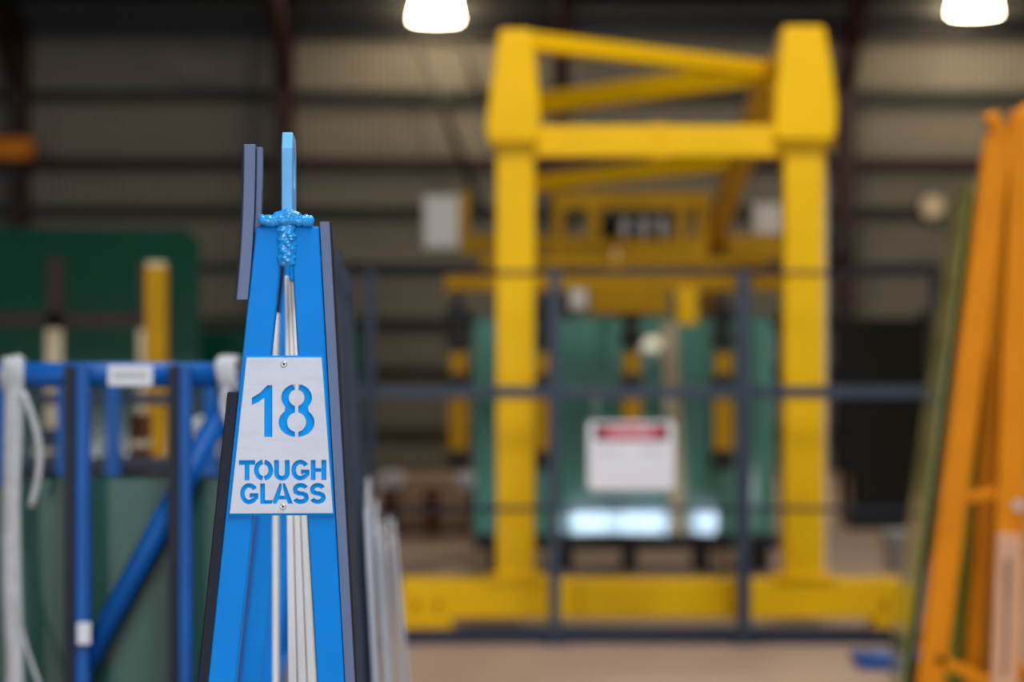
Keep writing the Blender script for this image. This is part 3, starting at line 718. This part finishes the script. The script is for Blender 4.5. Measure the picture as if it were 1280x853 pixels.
MB().box((PX(905, 19), 18.9, PZ(325, 19)), (PX(985, 19), 19.1, PZ(300, 19))).build('end_carriage', M['yellow_dim'], tr, bevel=.008)
cbx = thing('control_box', 'pale grey electrical box on a yellow bracket left of the gantry column', 'control box', tuple(P(550, 311, 19.2)))
pb('enclosure', 529, 244, 574, 311, 19.2, .2, 'grey_box', cbx, .015); pb('box_door', 533, 249, 570, 306, 19.19, .008, 'grey_box', cbx, .002)
pb('mounting_bracket', 575, 240, 586, 294, 19.25, .1, 'yellow_dim', cbx); pb('bracket_arm', 575, 294, 622, 318, 19.25, .1, 'yellow_dim', cbx)
cb2 = thing('control_box', 'small pale grey box tucked behind the right gantry column top', 'control box', tuple(P(960, 292, 19.7)))
pb('enclosure', 942, 254, 980, 292, 19.7, .15, 'grey_box', cb2, .012); pb('mounting_bracket', 950, 292, 970, 300, 19.7, .1, 'yellow_dim', cb2)

# ---- vacuum lifter
VY = 16.0
vl = thing('vacuum_lifter', 'yellow vacuum lifting frame with black suction arms in front of teal glass', 'lifter', (PX(770, VY), VY, PZ(582, VY)))
pb('main_beam', 556, 338, 976, 364, VY, .15, 'yellow_dim', vl)
pb('upper_rail', 600, 322, 960, 334, VY + .2, .12, 'yellow_dim', vl)
pb('centre_block', 738, 364, 835, 392, VY - .02, .2, 'yellow_dim', vl)
pb('side_block', 846, 360, 872, 406, VY - .02, .2, 'yellow', vl)
pb('gauge_panel', 712, 362, 734, 386, VY - .03, .1, 'grey_box', vl)
MB().bar(P(770, 340, VY + .08), P(770, 300, 18.0), .06, .06).build('suspension_bar', M['yellow_dim'], vl)
for px in (573, 681, 790, 905):
    arm = pb('suction_arm', px - 5, 362, px + 5, 578, VY + .03, .05, 'black', vl, .004)
    for (ya, yb, wd) in ((441, 471, 11), (499, 564, 12)):
        pb('arm_sleeve', px - wd, ya, px + wd, yb, VY + .015, .08, 'yellow_dim', arm, .006)
    for yc in (394, 424, 479, 575):
        c = P(px, yc, VY + .05)
        MB().cyl(c + Vector((0, -.06, 0)), c + Vector((0, .09, 0)), .066, .085, n=20).build('suction_cup', M['black'], arm)
# ---- teal sheets on a black stillage, leaning back
TY = 17.0; TL = math.tan(R(4.0)); TW = -math.tan(R(1.8))
sb = thing('stillage', 'low black steel stillage carrying the teal glass behind the fence', 'stillage', (PX(780, TY), TY, 0))
zg = PZ(668, TY)
MB().box((PX(592, TY), TY - .12, zg - .10), (PX(972, TY), TY + .5, zg - .002)).build('deck', M['black'], sb, bevel=.006)
for px in (610, 700, 780, 870, 945): MB().box((PX(px, TY), TY - .05, 0), (PX(px + 16, TY), TY + .45, zg - .10)).build('foot', M['black'], sb)
for px in (632, 1000 - 70): MB().bar((PX(px, TY), TY + .42, zg - .002), (PX(px, TY), TY + .46, 1.5), .06, .06, up=(0, 1, 0)).build('upright', M['black'], sb)
for i, (xa, xb, pyt, dy) in enumerate(((592, 968, 406, 0.0), (596, 964, 398, .04), (600, 960, 408, .08))):
    zt_ = PZ(pyt, TY + .1); h = zt_ - zg
    q = [(PX(xa, TY), TY + dy, zg), (PX(xb, TY), TY + dy, zg), (PX(xb, TY), TY + dy + h * TL, zt_), (PX(xa, TY), TY + dy + h * TL, zt_)]
    xm = PX(780, TY); q = [(a, b + (a - xm) * TW, c) for a, b, c in q]
    q2 = [(a, b + .010, c) for a, b, c in q]
    g = MB().add(q + q2, [(0, 1, 2, 3), (7, 6, 5, 4), (0, 4, 5, 1), (1, 5, 6, 2), (2, 6, 7, 3), (3, 7, 4, 0)])
    tag(g.build('glass_sheet', M['glass_teal']), ['front large teal glass sheet under the vacuum lifter', 'middle large teal glass sheet under the vacuum lifter, tallest', 'rear large teal glass sheet under the vacuum lifter'][i], 'glass sheet', 'large teal sheets under the lifter')
a, b = P(836, 404, TY + .045), P(849, 655, TY - .075)
tag(MB().bar(Vector((b.x, TY - .035, zg)), Vector((a.x, TY + zt_ * TL - .06, a.z)), .115, .02, up=(0, 1, 0)).build('timber_batten', M['batten'], None, bevel=.003), 'beige timber batten leaning on the teal glass right of the danger sign', 'batten')

# ---- things on the floor beyond
def pallet(px0, px1, Y, n, lab):
    t = thing('pallet', lab, 'pallet', (PX((px0 + px1) / 2, Y), Y, 0))
    x0, x1 = PX(px0, Y), PX(px1, Y)
    for k_ in range(n):
        z = k_ * .13
        for xx in (x0, (x0 + x1) / 2 - .05, x1 - .1): MB().box((xx, Y, z), (xx + .1, Y + .9, z + .09)).build('bearer', M['brown'], t)
        for j in range(6): MB().box((x0, Y + j * .16, z + .092), (x1, Y + j * .16 + .1, z + .112)).build('deck_board', M['brown'], t)
    return t
pallet(476, 600, 20.0, 3, 'stack of brown timber pallets on the floor left of the gantry')
for px, pz, lab in ((488, .38, 'white bundle on the left end of the pallet stack'), (586, .38, 'white bundle on the right end of the pallet stack')):
    Y = 20.3; bt = thing('wrapped_bundle', lab, 'bundle', (PX(px, Y), Y, .376))
    MB().box((PX(px - 16, Y), Y, .376), (PX(px + 16, Y), Y + .3, .376 + .13)).build('bundle', M['paper'], bt, bevel=.05, segs=4)
    MB().box((PX(px - 2, Y), Y - .004, .375), (PX(px + 2, Y), Y + .304, .376 + .134)).build('tie', M['grey'], bt, bevel=.01)
bk = thing('bucket', 'pale grey plastic bucket on the floor right of the gantry', 'bucket', (PX(1120, 17.1), 17.1, 0))
MB().lathe((0, 0, 0), [(0, .004), (.075, .004), (.098, .26), (.103, .262), (.103, .275), (.094, .275), (.072, .02), (0, .02)], 24).build('pail', M['grey'], bk, local=True)
MB().tube([(.1 * math.cos(R(a)), -.02 - .09 * math.sin(R(a)), .262 - .10 * math.sin(R(a))) for a in range(0, 181, 15)], .004, 6).build('handle', M['girt'], bk, local=True)
glass_pack(1063, 1166, 398, 21.0, 2, 'glass_tint', ['front dark tinted glass sheet leaning at the back wall right of the gantry', 'rear dark tinted glass sheet at the back wall right of the gantry'], 'dark tinted sheets', lean=.3)
ws = thing('tilted_stillage', 'black steel stillage under the dark tinted glass sheets', 'stillage', (PX(1114, 21), 21, 0))
MB().box((PX(1060, 21), 20.9, 0), (PX(1168, 21), 21.5, .148)).build('deck', M['black'], ws)
MB().box((PX(1158, 21), 21.40, .148), (PX(1170, 21), 21.48, 1.9)).build('upright', M['black'], ws); MB().box((PX(1058, 21), 21.40, .148), (PX(1068, 21), 21.48, 1.9)).build('upright', M['black'], ws)
wl = thing('wall_light', 'small round pale light fitting on the back wall rail at right', 'wall light', tuple(P(1165, 260, 29.85)))
c = P(1165, 259, 29.9); MB().cyl(c, c + Vector((0, -.10, 0)), .16, .14, n=24).build('lens', M['batten'], wl); MB().cyl(c + Vector((0, .0, 0)), c + Vector((0, .02, 0)), .18, n=24).build('rim', M['girt'], wl)
eb = thing('junction_box', 'small dark red box on the wall column right of the gantry', 'junction box', tuple(P(1052, 315, 29.3)))
pb('enclosure', 1036, 286, 1068, 322, 29.3, .2, 'maroon', eb, .02); pb('lid', 1040, 290, 1064, 318, 29.28, .02, 'black', eb, .005)

# ================================================================== SAFETY FENCE
FY = 12.9
fc = thing('safety_fence', 'slate blue steel safety fence with rails and dark toe board before the gantry', 'fence', (PX(820, FY), FY, 0))
for px, wpx, m in ((463, 13, 'navy'), (693, 14, 'fence'), (930, 17, 'fence'), (1171, 17, 'black')):  # right-hand post coloured black for the shadow on it
    p_ = MB().box((PX(px - wpx / 2, FY), FY, .01), (PX(px + wpx / 2, FY), FY + .05, PZ(338, FY))).build('post', M[m], fc, bevel=.005)
    MB().box((PX(px, FY) - .07, FY - .05, 0), (PX(px, FY) + .07, FY + .1, .01)).build('foot_plate', M['navy'], p_)
MB().box((PX(440, FY), FY + .01, PZ(498, FY)), (PX(1176, FY), FY + .045, PZ(483, FY))).build('mid_rail', M['fence'], fc, bevel=.004)
for py in (341, 637): MB().cyl((PX(440, FY), FY + .025, PZ(py, FY)), (PX(1176, FY), FY + .025, PZ(py, FY)), .013, n=10).build('thin_rail', M['navy'], fc)
MB().box((PX(504, FY), FY + .012, .0), (PX(1150, FY), FY + .03, PZ(787, FY))).build('toe_board', M['navy'], fc, bevel=.003)
# danger sign on the fence
sg = thing('danger_sign', 'white danger sign with red header hanging on the fence', 'sign', tuple(P(789, 612, FY - .02)))
def rrect(x0, z0, x1, z1, r, n=6):
    p = []
    for cx, cz, a in ((x1 - r, z1 - r, 0), (x0 + r, z1 - r, 90), (x0 + r, z0 + r, 180), (x1 - r, z0 + r, 270)):
        p += [(cx + r * math.cos(R(a + 90 * i / n)), cz + r * math.sin(R(a + 90 * i / n))) for i in range(n + 1)]
    return p
MB().prism(rrect(PX(735, FY), PZ(613, FY), PX(843, FY), PZ(527, FY), .02), FY - .012, FY - .008).build('sign_board', M['white_sign'], sg)
hd = MB().prism(rrect(PX(743, FY), PZ(551, FY), PX(835, FY), PZ(531, FY), .012), FY - .0145, FY - .0125).build('header_panel', M['ink'], sg)
ov = [(PX(789, FY) + 43 * FY / FPX * math.cos(2 * math.pi * i / 40), PZ(541, FY) + 9.2 * FY / FPX * math.sin(2 * math.pi * i / 40)) for i in range(40)]
MB().prism(ov, FY - .0165, FY - .0148).build('header_oval', M['red_sign'], hd)
def text(name, s, size, loc, m, parent):
    cu = bpy.data.curves.new(name, 'FONT'); cu.body = s; cu.size = size; cu.align_x = 'CENTER'; cu.align_y = 'CENTER'; cu.extrude = .0004; cu.offset = size * .012
    tmp = bpy.data.objects.new('tmp', cu); COL.objects.link(tmp)
    dg = bpy.context.evaluated_depsgraph_get(); dg.update()
    me = bpy.data.meshes.new_from_object(tmp.evaluated_get(dg)); bpy.data.objects.remove(tmp); bpy.data.curves.remove(cu)
    off = Vector((0, 0, 0)); pr = parent
    while pr: off += pr.location; pr = pr.parent
    for v in me.vertices: v.co = Vector((v.co.x, -v.co.z, v.co.y)) + Vector(loc) - off
    me.materials.clear(); me.materials.append(m); me.name = name
    o = bpy.data.objects.new(name, me); COL.objects.link(o); o.parent = parent
    return o
text('header_lettering', 'DANGER', .058, (PX(789, FY), FY - .0172, PZ(541, FY)), M['white_sign'], hd)
for px0, px1, py in ((748, 776, 566), (802, 830, 566)):      # the worn message line, unreadable in the photo
    g = MB(); xx = px0
    while xx < px1: g.box((PX(xx, FY), FY - .0130, PZ(py + 3, FY)), (PX(xx + 2.2, FY), FY - .0124, PZ(py - 3, FY))); xx += 5
    g.build('faded_message', M['grey'], sg)
for px in (745, 833):
    MB().cyl((PX(px, FY), FY - .014, PZ(530, FY)), (PX(px, FY), FY - .002, PZ(530, FY)), .006, n=8).build('fixing', M['grey'], sg)
    MB().cyl((PX(px, FY), FY - .01, PZ(530, FY)), (PX(px, FY), FY + .01, PZ(494, FY)), .003, n=6).build('hanging_wire', M['grey'], sg)
sw = thing('switch_box', 'small white switch box on the dark right-hand fence post', 'switch box', tuple(P(1158, 620, FY - .05)))
MB().box((PX(1146, FY), FY - .06, PZ(618, FY)), (PX(1171, FY), FY - .002, PZ(576, FY))).build('enclosure', M['grey_box'], sw, bevel=.01)
MB().cyl(P(1158, 590, FY - .06), P(1158, 590, FY - .08), .02, n=16).build('push_button', M['red_sign'], sw)
MB().cyl((PX(1166, FY), FY - .03, 0.0), (PX(1166, FY), FY - .03, PZ(618, FY)), .01, n=8).build('conduit', M['girt'], sw)
fb = thing('floor_bracket', 'low blue steel floor plate at the foot of the orange rack', 'floor plate', (PX(1115, 11.9), 11.9, 0))
MB().box((PX(1075, 11.9), 11.9, 0), (PX(1160, 11.9), 12.25, .055)).build('plate', M['blue_dull'], fb, bevel=.006)
for px in (1088, 1140): MB().cyl((PX(px, 11.9), 12.05, .055), (PX(px, 11.9), 12.05, .075), .018, n=6).build('bolt', M['fence'], fb)

# ================================================================== ORANGE A-FRAME RACK AT RIGHT
OY = 10.0; OD = .19
orr = thing('glass_rack_stand', 'tall orange steel A-frame rack at the right edge', 'glass rack', (PX(1240, OY), OY, 0))
def ext(pa, pb_, Y):
    a = P(*pa, Y); b = P(*pb_, Y); t = b.z / (a.z - b.z); return a, b + (b - a) * t
def oleg(pa, pb_, Y, wpx, name='leg', m='orange', dep=.09):
    a, f = ext(pa, pb_, Y)
    return MB().bar(f, a, wpx * OY / FPX, dep, up=(0, 1, 0)).build(name, M[m], orr, bevel=.008)
oleg((1248, 170), (1164, 840), OY, 33)
oleg((1281, 140), (1254, 840), OY, 37)
# mirrored far side, outside the frame to the right
a, f = ext((1300, 140), (1372, 840), OY); MB().bar(f, a, .09, .09, up=(0, 1, 0)).build('leg', M['orange'], orr, bevel=.008)
# top hook and ridge
MB().bar(P(1237, 142, OY - .02), P(1262, 196, OY), .06, .08, up=(0, 1, 0)).build('hook', M['orange'], orr, bevel=.012)
MB().prism([(PX(a_, OY), PZ(b_, OY)) for a_, b_ in ((1262, 215), (1264, 160), (1272, 138), (1286, 126), (1310, 126), (1310, 215))], OY - .04, OY + .06).build('apex_plate', M['orange'], orr, bevel=.01)
MB().bar((PX(1274, OY), OY + .05, PZ(220, OY)), (PX(1274, OY) + 1.5 * OD, OY + 1.55, PZ(220, OY)), .075, .10).build('ridge_tube', M['orange'], orr, bevel=.006)
# rear frame of the same rack
oleg((1258, 215), (1190, 780), OY + 1.5, 30); oleg((1268, 215), (1330, 780), OY + 1.5, 30)
oleg((1242, 440), (1216, 840), OY + .45, 24, 'inner_leg')
MB().bar(P(1204, 622, OY + .02), P(1246, 616, OY + .02), .05, .04, up=(0, 1, 0)).build('cross_tie', M['orange'], orr, bevel=.005)
MB().bar(P(1168, 822, OY - .02), P(1256, 862, OY - .02), .045, .05, up=(0, 1, 0)).build('cross_tie', M['orange'], orr, bevel=.005)
MB().box((PX(1110, OY), OY - .05, 0), (PX(1420, OY), OY + .05, .08)).box((PX(1110, OY) + 1.5 * OD, OY + 1.45, 0), (PX(1420, OY) + 1.5 * OD, OY + 1.55, .08)).build('foot_beam', M['orange'], orr, bevel=.006)
a, f = ext((1262, 668), (1254, 850), OY - .06)
wt = MB().bar(f, a, 31 * OY / FPX, .03, up=(0, 1, 0)).build('timber_facing', M['wood'], orr, bevel=.006)
a2, b2 = P(1260, 700, OY - .078), P(1256, 846, OY - .078); MB().bar(b2, a2, .014, .006, up=(0, 1, 0)).build('slot', M['hole'], wt)
c = P(1272, 632, OY - .05); MB().cyl(c, c + Vector((0, -.03, 0)), .022, n=16).build('bolt_head', M['grey'], orr)
# sheets leaning on its left side and between the legs
def lean_sheet(pa, pb_, Y, ln, th, m, lab, drift=0.0, pb0=None):
    a, f = ext(pa, pb_, Y); f.z = .082; g = MB(); d = Vector((ln * (OD - .06), ln, 0)); tx = Vector((th, 0, 0))
    q = [f, f + tx, a + tx, a]
    g.add(q + [p + d for p in q], [(0, 1, 2, 3), (7, 6, 5, 4), (0, 4, 5, 1), (1, 5, 6, 2), (2, 6, 7, 3), (3, 7, 4, 0)])
    return tag(g.build('glass_sheet', M[m]), lab, 'glass sheet', 'sheets on the orange rack')
lean_sheet((1212, 226), (1131, 840), OY + .1, 1.5, .012, 'glass_olive', 'outer yellow-green glass sheet leaning on the left of the orange rack')
lean_sheet((1215, 240), (1136, 840), OY + .15, 1.4, .012, 'glass_green', 'dark green glass sheet leaning between yellow-green glass and orange leg')
lean_sheet((1211, 300), (1141, 840), OY + .2, 1.3, .010, 'glass_pale', 'pale green glass sheet tight against the orange left leg')
g = MB()
for (q0, q1, y_, mm, lab) in ((( (1234, 440), (1262, 440), (1252, 850), (1176, 850)), 0, OY + .62, 'glass_olive', 'olive glass offcut standing between the orange rack legs'),):
    pts_ = [(P(a_, b_, y_).x, P(a_, b_, y_).z) for a_, b_ in q0]
    pts_[2] = (pts_[2][0], .085); pts_[3] = (pts_[3][0] - .1, .085)
    gl = MB().prism(pts_, y_, y_ + .01); gl.v = [(a_, b_ + (c_ - .085) * -.09, c_) for a_, b_, c_ in gl.v]
    tag(gl.build('glass_sheet', M[mm]), lab, 'glass sheet')
